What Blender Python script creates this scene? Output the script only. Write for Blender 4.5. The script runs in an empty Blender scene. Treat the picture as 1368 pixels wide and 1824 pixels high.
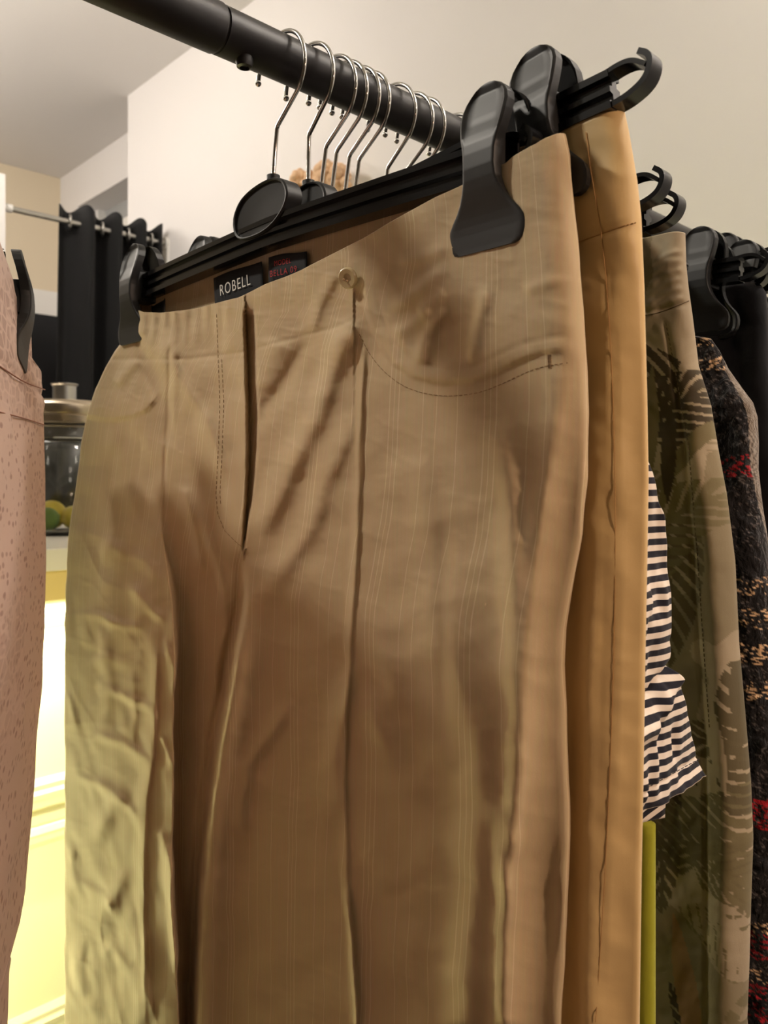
import bpy, bmesh, math
import numpy as np
from mathutils import Vector, Matrix

C = bpy.context.scene.collection
S = bpy.context.scene
# ------------------------------------------------------------------ camera, light, exposure
# World frame: X runs along the clothing rail (to the right and away), Y along the hangers
# (to the left and away), Z up; the camera's lens is the origin, the floor is at FLOOR.
F, CX, HY = 1410.0, 684.0, 850.0          # focal length, principal column and horizon row, in pixels of 1368x1824
ANG = math.radians(46.1)
FLOOR, CEIL = -1.2, 1.571
cam_d = bpy.data.cameras.new('camera'); cam = bpy.data.objects.new('camera', cam_d); C.objects.link(cam)
fw = Vector((math.cos(ANG), math.sin(ANG), 0))
cam.rotation_euler = (math.pi/2, 0, math.atan2(fw.y, fw.x) - math.pi/2)
cam_d.sensor_width = 36; cam_d.lens = F/1824*36; cam_d.shift_y = (HY-912)/1824
cam_d.clip_start = .02; cam_d.clip_end = 60
cam_d.dof.use_dof = True; cam_d.dof.focus_distance = .52; cam_d.dof.aperture_fstop = 13
S.camera = cam
S.view_settings.view_transform = 'Standard'; S.view_settings.look = 'None'
S.view_settings.gamma = 1; S.view_settings.exposure = 0.0
S.view_settings.use_curve_mapping = False
w = bpy.data.worlds.new('world'); S.world = w; w.use_nodes = True
w.node_tree.nodes['Background'].inputs[0].default_value = (1, .93, .83, 1)
w.node_tree.nodes['Background'].inputs[1].default_value = .02

def lamp(name, kind, loc, to, energy, col, **kw):
    d = bpy.data.lights.new(name, kind); o = bpy.data.objects.new(name, d); C.objects.link(o)
    o.location = loc; d.energy = energy; d.color = col
    o.rotation_euler = (Vector(to)-Vector(loc)).to_track_quat('-Z', 'Y').to_euler()
    for k, v in kw.items(): setattr(d, k, v)
    return o
SIDE = ((.37, -1.35, .55), (.40, .2, -.10))
SPOT = ((-.42, 1.05, 1.08), (.33, .47, .27))
lamp('spotlight_glow', 'SPOT', *SPOT, 50, (1, .92, .80), spot_size=.68, spot_blend=1.0, shadow_soft_size=.05)
lamp('spotlight_glow', 'SPOT', *SIDE, 75, (1, .68, .48), spot_size=.55, spot_blend=.9, shadow_soft_size=.05)
LED = lamp('led_strip_glow', 'AREA', (.35, 1.57, -.236), (.35, 1.57, -1), 13, (1, .95, .55), shape='RECTANGLE', size=.75, size_y=.006)
ADDED_GLOBES = [(-1.2, .9, 1.22, 8), (.25, -1.5, 1.25, 9), (.1, 3.3, 1.25, 80), (.40, 2.2, 1.28, 58), (1.02, -.45, 1.38, 100)]  # added fill lamps out of view: place and strength

# ------------------------------------------------------------------ pixel rays of the photograph -> points on planes of the place
XA = np.array([math.sin(ANG), math.cos(ANG)]); YA = np.array([-math.cos(ANG), math.sin(ANG)])
def ray(px, py):
    r = (px-CX)/F; u = (HY-py)/F
    return np.array([r*XA[0]+XA[1], r*YA[0]+YA[1], u])
def onX(px, py, X): d = ray(px, py); return d*X/d[0]
def onY(px, py, Y): d = ray(px, py); return d*Y/d[1]
def onZ(px, py, Z): d = ray(px, py); return d*Z/d[2]
def to_px(X, Y, Z):
    lat = X*XA[0]+Y*YA[0]; f = X*XA[1]+Y*YA[1]
    return CX+F*lat/f, HY-F*Z/f
def yz(pts, X):
    return np.array([onX(p[0], p[1], X)[1:] for p in pts])

# ------------------------------------------------------------------ helpers
def lin(c):
    return tuple((v/255/12.92 if v/255 <= .04045 else ((v/255+.055)/1.055)**2.4) for v in c)
def mat(name, col, rough=.6, metal=0, **kw):
    m = bpy.data.materials.new(name); m.use_nodes = True
    b = m.node_tree.nodes['Principled BSDF']
    b.inputs['Base Color'].default_value = (*lin(col), 1); b.inputs['Roughness'].default_value = rough
    b.inputs['Metallic'].default_value = metal
    for k, v in kw.items(): b.inputs[k.replace('_', ' ')].default_value = v
    return m
class NT:
    def __init__(s, m): s.t = m.node_tree; s.b = s.t.nodes['Principled BSDF']
    def n(s, kind, **kw):
        x = s.t.nodes.new('ShaderNode'+kind)
        for k, v in kw.items():
            if hasattr(x, k): setattr(x, k, v)
            else: x.inputs[k.replace('_', ' ')].default_value = v
        return x
    def l(s, a, b): s.t.links.new(a, b)
    def ramp(s, fac, stops, interp='LINEAR'):
        r = s.n('ValToRGB'); r.color_ramp.interpolation = interp
        e = r.color_ramp.elements
        while len(e) > 1: e.remove(e[-1])
        e[0].position = stops[0][0]; e[0].color = (*stops[0][1], 1)
        for p, c in stops[1:]: q = e.new(p); q.color = (*c, 1)
        s.l(fac, r.inputs[0]); return r.outputs[0]
    def math(s, op, a, b=None, c=None):
        x = s.n('Math', operation=op)
        for i, v in enumerate((a, b, c)):
            if v is None: continue
            if isinstance(v, (int, float)): x.inputs[i].default_value = v
            else: s.l(v, x.inputs[i])
        return x.outputs[0]
    def mix(s, fac, a, b):
        x = s.n('Mix', data_type='RGBA')
        for i, v in ((0, fac), (6, a), (7, b)):
            if isinstance(v, (int, float)): x.inputs[i].default_value = v
            elif isinstance(v, tuple): x.inputs[i].default_value = (*v, 1)
            else: s.l(v, x.inputs[i])
        return x.outputs[2]
    def bump(s, h, strength=.3, dist=.002):
        b = s.n('Bump', Strength=strength, Distance=dist); s.l(h, b.inputs['Height']); s.l(b.outputs[0], s.b.inputs['Normal'])

def link(name, me, m=None, parent=None, smooth=True):
    o = bpy.data.objects.new(name, me); C.objects.link(o)
    if m is not None: me.materials.append(m)
    if smooth: me.polygons.foreach_set('use_smooth', [True]*len(me.polygons))
    if parent is not None: o.parent = parent
    return o
def from_bm(name, bm, m, parent=None, smooth=False):
    bmesh.ops.recalc_face_normals(bm, faces=bm.faces)
    me = bpy.data.meshes.new(name); bm.to_mesh(me); bm.free()
    o = link(name, me, m, parent, False)
    if smooth:
        me.polygons.foreach_set('use_smooth', [True]*len(me.polygons))
        me.set_sharp_from_angle(angle=math.radians(38))
    return o
def grid_mesh(name, V, nr, nc, closed, m, parent=None, uv=None):
    """V: (nr*nc,3). closed: the columns wrap round."""
    r = np.arange(nr-1)[:, None]; c = np.arange(nc if closed else nc-1)[None, :]; c2 = (c+1) % nc
    q = np.stack([r*nc+c, (r+1)*nc+c, (r+1)*nc+c2, r*nc+c2], -1).reshape(-1, 4)
    me = bpy.data.meshes.new(name)
    me.vertices.add(len(V)); me.vertices.foreach_set('co', np.asarray(V, np.float32).ravel())
    me.loops.add(q.size); me.loops.foreach_set('vertex_index', q.ravel().astype(np.int32))
    me.polygons.add(len(q)); me.polygons.foreach_set('loop_start', np.arange(0, q.size, 4, dtype=np.int32))
    me.polygons.foreach_set('loop_total', np.full(len(q), 4, np.int32))
    me.update(calc_edges=True); me.validate()
    if uv is not None:
        L = me.uv_layers.new(name='UVMap'); L.data.foreach_set('uv', uv[q.ravel()].astype(np.float32).ravel())
    return link(name, me, m, parent)
def box(bm, x0, x1, y0, y1, z0, z1, bev=0):
    t = bmesh.new(); bmesh.ops.create_cube(t, size=1)
    for v in t.verts: v.co = Vector(((x0+x1)/2+v.co.x*(x1-x0), (y0+y1)/2+v.co.y*(y1-y0), (z0+z1)/2+v.co.z*(z1-z0)))
    if bev: bmesh.ops.bevel(t, geom=t.edges[:], offset=bev, segments=2, affect='EDGES', profile=.7)
    merge(bm, t)
def merge(bm, t):
    me = bpy.data.meshes.new('tmp'); t.to_mesh(me); t.free(); bm.from_mesh(me); bpy.data.meshes.remove(me)
def cyl(bm, a, b, r, n=24, r2=None):
    a, b = Vector(a), Vector(b); t = bmesh.new()
    bmesh.ops.create_cone(t, cap_ends=True, segments=n, radius1=r, radius2=r if r2 is None else r2, depth=(b-a).length)
    M = Matrix.Translation((a+b)/2) @ (b-a).to_track_quat('Z', 'Y').to_matrix().to_4x4()
    bmesh.ops.transform(t, matrix=M, verts=t.verts); merge(bm, t)
def ball(bm, c, r, seg=16, sc=(1, 1, 1)):
    t = bmesh.new(); bmesh.ops.create_uvsphere(t, u_segments=seg, v_segments=max(6, seg//2), radius=r)
    for v in t.verts: v.co = Vector((c[0]+v.co.x*sc[0], c[1]+v.co.y*sc[1], c[2]+v.co.z*sc[2]))
    merge(bm, t)
def tube(bm, path, r, n=10, cap=True):
    P = [Vector(p) for p in path]; rings = []; up = None
    for i, p in enumerate(P):
        d = (P[min(i+1, len(P)-1)]-P[max(i-1, 0)]).normalized()
        if up is None: up = d.orthogonal().normalized()
        up = (up-d*up.dot(d)).normalized(); s = d.cross(up)
        rr = r[i] if hasattr(r, '__len__') else r
        rings.append([bm.verts.new(p+(up*math.cos(k*2*math.pi/n)+s*math.sin(k*2*math.pi/n))*rr) for k in range(n)])
    for A, B in zip(rings, rings[1:]):
        for k in range(n): bm.faces.new((A[k], A[(k+1) % n], B[(k+1) % n], B[k]))
    if cap: bm.faces.new(rings[0][::-1]); bm.faces.new(rings[-1])
def lathe(bm, prof, c, n=48):
    rings = []
    for r, z in prof:
        rings.append([bm.verts.new((c[0]+r*math.cos(k*2*math.pi/n), c[1]+r*math.sin(k*2*math.pi/n), c[2]+z)) for k in range(n)] if r > 1e-6
                     else [bm.verts.new((c[0], c[1], c[2]+z))])
    for A, B in zip(rings, rings[1:]):
        for k in range(n):
            a = [A[k % len(A)], A[(k+1) % len(A)], B[(k+1) % len(B)], B[k % len(B)]]
            f = []
            for v in a:
                if v not in f: f.append(v)
            if len(f) > 2: bm.faces.new(f)
def empty(name, loc=(0, 0, 0), rot=(0, 0, 0), label=None, cat=None, group=None):
    o = bpy.data.objects.new(name, None); C.objects.link(o); o.location = loc; o.rotation_euler = rot
    o.empty_display_size = .03
    return tag(o, label, cat, group)
def tag(o, label=None, cat=None, group=None, kind=None):
    for k, v in (('label', label), ('category', cat), ('group', group), ('kind', kind)):
        if v: o[k] = v
    return o
def struct(name, bm, m):
    return tag(from_bm(name, bm, m), kind='structure')
def B(*boxes, bev=0):
    bm = bmesh.new()
    for b in boxes: box(bm, *b, bev=bev)
    return bm

_rng = np.random.default_rng(7)
_tab = _rng.random((128, 128))
def vnoise(x, y):
    xi = np.floor(x).astype(int); yi = np.floor(y).astype(int); fx = x-xi; fy = y-yi
    fx = fx*fx*(3-2*fx); fy = fy*fy*(3-2*fy)
    g = lambda i, j: _tab[i % 128, j % 128]
    return (g(xi, yi)*(1-fx)*(1-fy)+g(xi+1, yi)*fx*(1-fy)+g(xi, yi+1)*(1-fx)*fy+g(xi+1, yi+1)*fx*fy)*2-1
def seg_field(px, py, poly):
    """distance to a polyline, signed (+ = to the right of the way it runs down the picture), and 0..1 along it"""
    poly = np.array(poly, float); L = np.r_[0, np.cumsum(np.hypot(*np.diff(poly, axis=0).T))]
    best = np.full(px.shape, 1e9); sd = np.zeros(px.shape); tt = np.zeros(px.shape)
    for i in range(len(poly)-1):
        a, b = poly[i], poly[i+1]; d = b-a; l2 = d@d
        t = np.clip(((px-a[0])*d[0]+(py-a[1])*d[1])/l2, 0, 1)
        qx = px-a[0]-t*d[0]; qy = py-a[1]-t*d[1]; dist = np.hypot(qx, qy)
        m = dist < best
        s = np.sign(qx*d[1]-qy*d[0]); s[s == 0] = 1
        best[m] = dist[m]; sd[m] = (dist*s)[m]; tt[m] = ((L[i]+t*math.sqrt(l2))/L[-1])[m]
    return best, sd, tt
def taper(t, a=.18, b=.18):
    s = lambda v: v*v*(3-2*v)
    return s(np.clip(t/a, 0, 1) if a else np.ones_like(t))*s(np.clip((1-t)/b, 0, 1) if b else np.ones_like(t))
def ridge(px, py, poly, wl, wr, amp, a=.2, b=.2):
    d, s, t = seg_field(px, py, poly)
    ww = np.where(s < 0, wl, wr)
    return amp*np.exp(-(d/ww)**2)*taper(t, a, b)
def step(px, py, poly, amp, soft, reach_l, reach_r, a=.12, b=.12):
    """right side raised by amp/2, left side lowered, each dying out over its reach"""
    d, s, t = seg_field(px, py, poly)
    e = np.tanh(s/soft)*.5*amp
    return e*np.exp(-np.where(s < 0, d/reach_l, d/reach_r))*taper(t, a, b)

# ------------------------------------------------------------------ materials
def wall_mat(name, col, rough=.85):
    m = mat(name, col, rough); t = NT(m)
    no = t.n('TexNoise', Scale=90, Detail=4); t.bump(no.outputs[0], .06, .004)
    n2 = t.n('TexNoise', Scale=2.2, Detail=3)
    t.l(t.mix(n2.outputs[0], lin([c*.985 for c in col]), lin([min(255, c*1.01) for c in col])), t.b.inputs['Base Color'])
    return m
M = {}
M['wall'] = wall_mat('white_wall_paint', (236, 233, 232))
M['ceil'] = wall_mat('white_ceiling_paint', (226, 223, 220))
M['cream'] = wall_mat('cream_wall_paint', (226, 212, 186))
M['taupe'] = wall_mat('taupe_wall_paint', (104, 92, 80))
M['black_wall'] = wall_mat('black_wall_paint', (26, 27, 30))
M['white_trim'] = wall_mat('white_trim_paint', (235, 233, 228), .5)
M['grey_pane'] = mat('grey_transom_pane', (176, 178, 178), .25)
M['floor'] = mat('floor_boards', (70, 56, 44), .45)
t = NT(M['floor']); co = t.n('TexCoord'); br = t.n('TexBrick', Scale=1.6, Mortar_Size=.004, Color1=(*lin((72, 56, 42)), 1), Color2=(*lin((58, 44, 33)), 1), Mortar=(*lin((50, 36, 26)), 1))
t.l(co.outputs['Object'], br.inputs[0]); t.l(br.outputs[0], t.b.inputs['Base Color'])
M['rail'] = mat('matt_black_powder_coat', (34, 30, 30), .42)
t = NT(M['rail']); no = t.n('TexNoise', Scale=900, Detail=2); t.bump(no.outputs[0], .12, .0004)
M['plastic'] = mat('black_hanger_plastic', (25, 25, 25), .46, Specular_IOR_Level=.4)
t = NT(M['plastic']); no = t.n('TexNoise', Scale=500, Detail=2); t.bump(no.outputs[0], .05, .0003)
M['gloss'] = mat('glossy_black_plastic', (18, 18, 19), .18)
M['chrome'] = mat('chrome_wire', (215, 212, 208), .13, 1)
M['curtain'] = mat('black_curtain_cloth', (11, 11, 13), .9, Sheen_Weight=.04)
M['steel'] = mat('brushed_steel', (190, 188, 182), .3, 1)
M['champagne'] = mat('champagne_metal_lid', (196, 182, 160), .28, 1)
M['glass'] = mat('clear_glass', (250, 252, 250), .02, Transmission_Weight=1.0, IOR=1.45)
M['lemon'] = mat('yellow_lemon_peel', (214, 190, 70), .4)
M['lime'] = mat('green_lime_peel', (110, 138, 52), .4)
for k in ('lemon', 'lime'):
    t = NT(M[k]); no = t.n('TexNoise', Scale=160, Detail=2); t.bump(no.outputs[0], .2, .002)
M['counter'] = mat('pale_stone_worktop', (206, 200, 186), .25)
M['lacquer'] = mat('cream_lacquer', (236, 232, 205), .35)
M['led'] = mat('led_diffuser', (255, 245, 170), .5)
b_ = M['led'].node_tree.nodes['Principled BSDF']; b_.inputs['Emission Color'].default_value = (1, .93, .42, 1); b_.inputs['Emission Strength'].default_value = 3
M['label'] = mat('black_woven_label', (16, 17, 22), .8)
M['white_thread'] = mat('white_label_thread', (225, 222, 214), .8)
M['red_thread'] = mat('red_label_thread', (160, 28, 30), .8)
M['button'] = mat('pearl_button', (176, 160, 120), .22, Coat_Weight=.6)
M['peach'] = mat('peach_dried_flowers', (222, 186, 150), .9)
M['lamp_white'] = mat('white_lamp_housing', (225, 222, 216), .4)
M['lamp_disc'] = mat('lit_lamp_diffuser', (255, 244, 225), .5)
b_ = M['lamp_disc'].node_tree.nodes['Principled BSDF']; b_.inputs['Emission Color'].default_value = (1, .86, .68, 1); b_.inputs['Emission Strength'].default_value = 6

def cloth(name, col, rough=.78, weave=1400, wr=.35, wrd=.0025, scale=38, sheen=.12):
    m = mat(name, col, rough, Sheen_Weight=sheen, Specular_IOR_Level=.25); t = NT(m)
    tc = t.n('TexCoord')
    mp = t.n('Mapping'); mp.inputs['Scale'].default_value = (1, 1, .55); t.l(tc.outputs['Object'], mp.inputs[0])
    n1 = t.n('TexNoise', Scale=scale, Detail=4, Distortion=.6); t.l(mp.outputs[0], n1.inputs[0])
    n2 = t.n('TexNoise', Scale=weave, Detail=1); t.l(tc.outputs['Object'], n2.inputs[0])
    h = t.math('MULTIPLY_ADD', n2.outputs[0], .05, n1.outputs[0]); t.bump(h, wr, wrd)
    return m, t, tc
m, t, tc = cloth('sand_pinstripe_cotton', (196, 168, 130), .72, scale=30, wr=.3); M['beige'] = m
uv = t.n('UVMap', uv_map='UVMap'); sp = t.n('SeparateXYZ'); t.l(uv.outputs[0], sp.inputs[0])
wob = t.n('TexNoise', Scale=14, Detail=2); t.l(tc.outputs['Object'], wob.inputs[0])
u = t.math('ADD', sp.outputs[0], t.math('MULTIPLY', t.math('SUBTRACT', wob.outputs[0], .5), .004))
ph = t.math('FRACT', t.math('DIVIDE', u, .066))
base = lin((192, 170, 134)); stripe = lin((208, 190, 154)); st = []
for p in (.0, .052, .104, .38, .52, .74):
    st += [(p, stripe), (p+.010, base)]
st[0] = (0, stripe)
cs = t.ramp(ph, st, 'CONSTANT')
fib = t.n('TexNoise', Scale=8, Detail=3); fm = t.n('Mapping'); fm.inputs['Scale'].default_value = (90, 90, 3); t.l(tc.outputs['Object'], fm.inputs[0]); t.l(fm.outputs[0], fib.inputs[0])
dark = t.n('Mix', data_type='RGBA', blend_type='MULTIPLY'); dark.inputs[0].default_value = .16
t.l(cs, dark.inputs[6]); t.l(fib.outputs[1], dark.inputs[7]); t.l(dark.outputs[2], t.b.inputs['Base Color'])
M['beige_plain'] = cloth('sand_cotton_inside', (190, 164, 130), .8)[0]
M['stitch'] = mat('brown_sewing_thread', (150, 122, 88), .8)
M['yellow'] = cloth('golden_sateen', (208, 178, 124), .5, scale=24, wr=.22, sheen=.2)[0]
M['yellow_stitch'] = mat('ochre_sewing_thread', (176, 136, 84), .8)
M['limecloth'] = cloth('lime_cotton', (158, 160, 44), .75)[0]
M['blackcloth'] = cloth('black_wool', (20, 20, 24), .9, scale=60, wr=.5)[0]
m, t, tc = cloth('navy_stripe_jersey', (230, 222, 212), .85); M['tee'] = m
uv = t.n('UVMap', uv_map='UVMap'); sp = t.n('SeparateXYZ'); t.l(uv.outputs[0], sp.inputs[0])
ph = t.math('FRACT', t.math('DIVIDE', sp.outputs[1], .0067))
t.l(t.ramp(ph, [(0, lin((24, 24, 36))), (.52, lin((228, 218, 206)))], 'CONSTANT'), t.b.inputs['Base Color'])
m, t, tc = cloth('leaf_print_cotton', (140, 128, 96), .8); M['camo'] = m
at = t.n('VertexColor', layer_name='print'); t.l(at.outputs[0], t.b.inputs['Base Color'])
m, t, tc = cloth('shaggy_tweed', (30, 28, 30), .95, scale=200, wr=.9, wrd=.004, sheen=.3); M['tweed'] = m
at = t.n('VertexColor', layer_name='print'); t.l(at.outputs[0], t.b.inputs['Base Color'])
M['grey_rib'] = cloth('grey_ribbed_knit', (122, 112, 102), .9)[0]
m, t, tc = cloth('pink_snake_print', (206, 166, 146), .75); M['snake'] = m
uv = t.n('UVMap', uv_map='UVMap')
v1 = t.n('TexVoronoi', Scale=150, feature='F1', Randomness=.8); v2 = t.n('TexVoronoi', Scale=95, feature='DISTANCE_TO_EDGE', Randomness=.7)
sq = t.n('Mapping'); sq.inputs['Scale'].default_value = (.62, 1.15, 1); t.l(uv.outputs[0], sq.inputs[0]); t.l(sq.outputs[0], v1.inputs[0]); t.l(sq.outputs[0], v2.inputs[0])
c1 = t.ramp(v1.outputs['Distance'], [(0, lin((160, 130, 118))), (.26, lin((176, 146, 134))), (.40, lin((210, 186, 174)))])
c2 = t.ramp(v2.outputs['Distance'], [(0, lin((216, 192, 180))), (.06, lin((210, 186, 174))), (.14, lin((184, 156, 144)))])
sp = t.n('SeparateXYZ'); t.l(uv.outputs[0], sp.inputs[0])
nz = t.n('TexNoise', Scale=9, Detail=2); t.l(uv.outputs[0], nz.inputs[0])
top = t.ramp(t.math('MULTIPLY_ADD', nz.outputs[0], .08, sp.outputs[1]), [(.07, (0, 0, 0)), (.085, (1, 1, 1)), (.135, (1, 1, 1)), (.16, (0, 0, 0))])
big = t.ramp(nz.outputs[0], [(.5, (0, 0, 0)), (.62, (1, 1, 1))])
t.l(t.mix(top, t.mix(big, c1, t.mix(.5, c1, c2)), c2), t.b.inputs['Base Color'])

# ------------------------------------------------------------------ the room
XW, YW = 1.5, 3.08                        # far wall, and where its free edge stands
XS, YB = 1.66, 4.18                       # side wall and end wall of the fitting alcove
struct('floor', B((-3.2, 2.6, -2.7, 4.4, FLOOR-.05, FLOOR)), M['floor'])
struct('ceiling', B((-3.2, 2.6, -2.7, 4.4, CEIL, CEIL+.05)), M['ceil'])
struct('wall_right', B((XW, 2.6, -2.7, YW, FLOOR, CEIL)), M['wall'])
tw0, tw1 = onX(136, 368, XS), onX(100, 470, XS)
zt0 = onX(228, 315, XS)[2]; zs0 = onX(228, 383, XS)[2]
ya0, ya1 = YW+.02, onX(139, 372, XS)[1]
struct('wall_alcove', B((XS, 1.9, YW, YB, zt0, CEIL), (XS, 1.9, ya1, YB, FLOOR, zt0), (XS, 1.9, YW, ya1, FLOOR, zs0-.12)), M['wall'])
struct('wall_back', B((-3.2, 2.6, YB, YB+.1, FLOOR, CEIL)), M['cream'])
zb = onY(103, 565, YB)[2]; zb2 = onY(103, 522, YB)[2]
struct('trim_1', B((-.9, XS, YB-.02, YB, FLOOR, zb)), M['black_wall'])
struct('trim_2', B((-.9, XS, YB-.015, YB, zb, zb2)), M['white_trim'])
struct('wall_left', B((-3.3, -3.2, -2.7, 4.4, FLOOR, CEIL)), M['taupe'])
struct('wall_front', B((-3.2, 2.6, -2.8, -2.7, FLOOR, CEIL)), M['taupe'])
# partition on the other side of the fitting alcove: only its free edge enters the picture
YR_ = 2.757
px_ = onY(4, 400, YR_)
struct('wall_partition', B((px_[0]-.12, px_[0], YR_-.03, YB, FLOOR, onY(4, 315, YR_)[2])), M['wall'])
struct('window_1', B((XS+.13, XS+.14, YW, ya1, zs0-.12, zt0)), M['grey_pane'])
fr = B((XS+.02, XS+.13, YW, ya1, zs0-.03, zs0+.01), (XS+.09, XS+.13, YW, ya1, zs0-.12, zs0-.1), (XS+.09, XS+.13, ya1-.03, ya1, zs0-.12, zt0))
struct('trim_3', fr, M['white_trim'])
# globe lamps added out of view to brighten the room and the two spots that light the rail
def added_globe(x, y, z, e, label):
    o = empty('added_globe_lamp', (x, y, CEIL), label=label, cat='lamp')
    bm = bmesh.new(); lathe(bm, [(0, 0), (.05, 0), (.045, -.02), (.006, -.025), (.006, z+.09-CEIL), (.03, z+.088-CEIL), (.035, z+.07-CEIL)], (0, 0, 0), 24); from_bm('cord_and_cap', bm, M['lamp_white'], o, True)
    bm = bmesh.new(); ball(bm, (0, 0, z-CEIL), .10, 32); m = mat('added_globe_glass', (255, 244, 225), .4)
    b = m.node_tree.nodes['Principled BSDF']; b.inputs['Emission Color'].default_value = (1, .91, .81, 1); b.inputs['Emission Strength'].default_value = e
    from_bm('globe', bm, m, o, True)
for P_, lab in zip(ADDED_GLOBES, ('round fill lamp added out of view left of the clothing rail', 'round fill lamp added out of view near the front wall', 'round fill lamp added out of view beside the fitting alcove', 'round fill lamp added out of view above the worktop', 'round fill lamp added out of view by the white wall right of the rail')):
    added_globe(*P_, lab)
def spot(loc, to, label):
    e = empty('spotlight', (loc[0], loc[1], CEIL), label=label, cat='lamp')
    p = Vector((0, 0, loc[2]-CEIL)); d = (Vector(to)-Vector(loc)).normalized(); bk = p-d*.09
    bm = bmesh.new(); cyl(bm, (0, 0, 0), (0, 0, -.02), .05); cyl(bm, (0, 0, -.02), bk, .008); from_bm('mount', bm, M['lamp_white'], e, True)
    bm = bmesh.new(); t = bmesh.new()
    lathe(t, [(0, -.02), (.035, -.02), (.045, .0), (.045, .075), (.041, .075), (.041, .01), (0, .005)], (0, 0, 0))
    bmesh.ops.transform(t, matrix=Matrix.Translation(bk) @ d.to_track_quat('Z', 'Y').to_matrix().to_4x4(), verts=t.verts); merge(bm, t)
    from_bm('lamp_head', bm, M['lamp_white'], e, True)
spot(*SPOT, 'white spotlight aimed at the beige trousers')
spot(*SIDE, 'white spotlight aimed along the clothing rail from the right')

# ------------------------------------------------------------------ clothing rail
RY, RZ, RR = .456, .298, .0156
rail = empty('clothing_rail', (.3, RY, FLOOR), label='matt black tubular clothing rail the hangers hang from', cat='clothing rail')
def rpart(name, bm, smooth=True):
    for v in bm.verts: v.co -= Vector((.3, RY, FLOOR))
    return from_bm(name, bm, M['rail'], rail, smooth)
xj = onY(405, 30, RY-.01)[0]
bm = bmesh.new(); cyl(bm, (xj, RY, RZ), (1.46, RY, RZ), RR, 64); rpart('crossbar', bm)
bm = bmesh.new(); lathe(bm, [(0, 0), (RR, 0), (RR+.0006, .0015), (RR+.0006, .9), (0, .9)], (0, 0, 0), 64)
for v in bm.verts: v.co = Vector((xj-.0018-v.co.z, RY+v.co.x, RZ+v.co.y))
rpart('crossbar_sleeve', bm)
bm = bmesh.new(); cyl(bm, (xj-.004, RY, RZ), (xj+.004, RY, RZ), RR-.0012, 48); rpart('joint_ring', bm)
sx = onZ(437, 116, RZ-RR-.003)
bm = bmesh.new(); lathe(bm, [(0, .006), (.0056, .006), (.0060, 0), (.0052, -.0030), (.0034, -.0038), (.0030, -.0016), (0, -.0016)], (sx[0], RY-.003, RZ-RR-.001), 24); rpart('screw', bm)
for x in (-.72, 1.42):
    bm = bmesh.new(); cyl(bm, (x, RY, FLOOR+.03), (x, RY, RZ), RR, 32); rpart('post', bm)
    bm = bmesh.new(); box(bm, x-.02, x+.02, RY-.25, RY+.25, FLOOR, FLOOR+.03, .004); rpart('foot', bm)

# ------------------------------------------------------------------ clip hangers
SY = .4648-RY                             # the hook's stem stands a little behind the rail's axis
def bar_z(y): return -.1225-.0065*(abs(y)/.2)**1.3
LEV = [(.0385, .0015, .0095), (.0378, .005, .0096), (.036, .0085, .0100), (.0335, .0112, .0105), (.030, .0136, .0115), (.025, .0151, .013), (.02, .0150, .0145), (.015, .0143, .0157),
       (.010, .0132, .0168), (.005, .0117, .0175), (0, .0107, .018), (-.008, .0104, .0182), (-.014, .0109, .0176), (-.019, .0125, .0166), (-.024, .0150, .0153),
       (-.028, .0180, .0142), (-.032, .0216, .0133), (-.036, .0243, .0127), (-.040, .0252, .0124), (-.044, .0250, .0123), (-.0475, .0238, .0122), (-.0495, .0215, .0122), (-.0502, .0190, .0122)]
def lever_bm(sx):
    bm = bmesh.new(); rows = []
    zz = np.linspace(LEV[0][0], LEV[-1][0], 60)
    zs = sorted(set(list(zz)+[l[0] for l in LEV]), reverse=True); ez = [-l[0] for l in LEV]
    fr = [-1, -.97, -.90, -.80, -.72, -.4, 0, .4, .72, .80, .90, .97, 1]
    for z in zs:
        hw = np.interp(-z, ez, [l[1] for l in LEV]); xo = np.interp(-z, ez, [l[2] for l in LEV]); row = []
        sp = np.clip((z-.006)/.010, 0, 1); sp *= np.clip((.0375-z)/.004, 0, 1)
        pad = .5*np.clip((-.02-z)/.01, 0, 1)
        for f in fr:
            a = abs(f); rec = .0016*sp*np.clip((.86-a)/.10, 0, 1); edge = -.0009*np.clip((a-.9)/.1, 0, 1)**2
            row.append(bm.verts.new((sx*(xo-rec+edge), f*hw, z)))
        for f in fr[::-1]:
            a = abs(f); th = .0025+(.0045-.004*pad)*np.clip((a-.86)/.05, 0, 1)
            row.append(bm.verts.new((sx*(xo-th), f*hw*.985, z)))
        rows.append(row)
    n = len(rows[0])
    for A, Bq in zip(rows, rows[1:]):
        for k in range(n): bm.faces.new((A[k], A[(k+1) % n], Bq[(k+1) % n], Bq[k]))
    bm.faces.new(rows[0]); bm.faces.new(rows[-1][::-1]); return bm
def strip(bm, path, wx, th):
    """a flat band of width 2*wx along X and thickness th following path in (y,z)"""
    P = np.array(path); T = np.gradient(P, axis=0); T /= np.linalg.norm(T, axis=1)[:, None]; N = np.c_[-T[:, 1], T[:, 0]]; rings = []
    for p, nn in zip(P, N):
        a = p+nn*th/2; b = p-nn*th/2
        rings.append([bm.verts.new((-wx, *a)), bm.verts.new((wx, *a)), bm.verts.new((wx, *b)), bm.verts.new((-wx, *b))])
    for A, Bq in zip(rings, rings[1:]):
        for k in range(4): bm.faces.new((A[k], A[(k+1) % 4], Bq[(k+1) % 4], Bq[k]))
    bm.faces.new(rings[0][::-1]); bm.faces.new(rings[-1])
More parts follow.
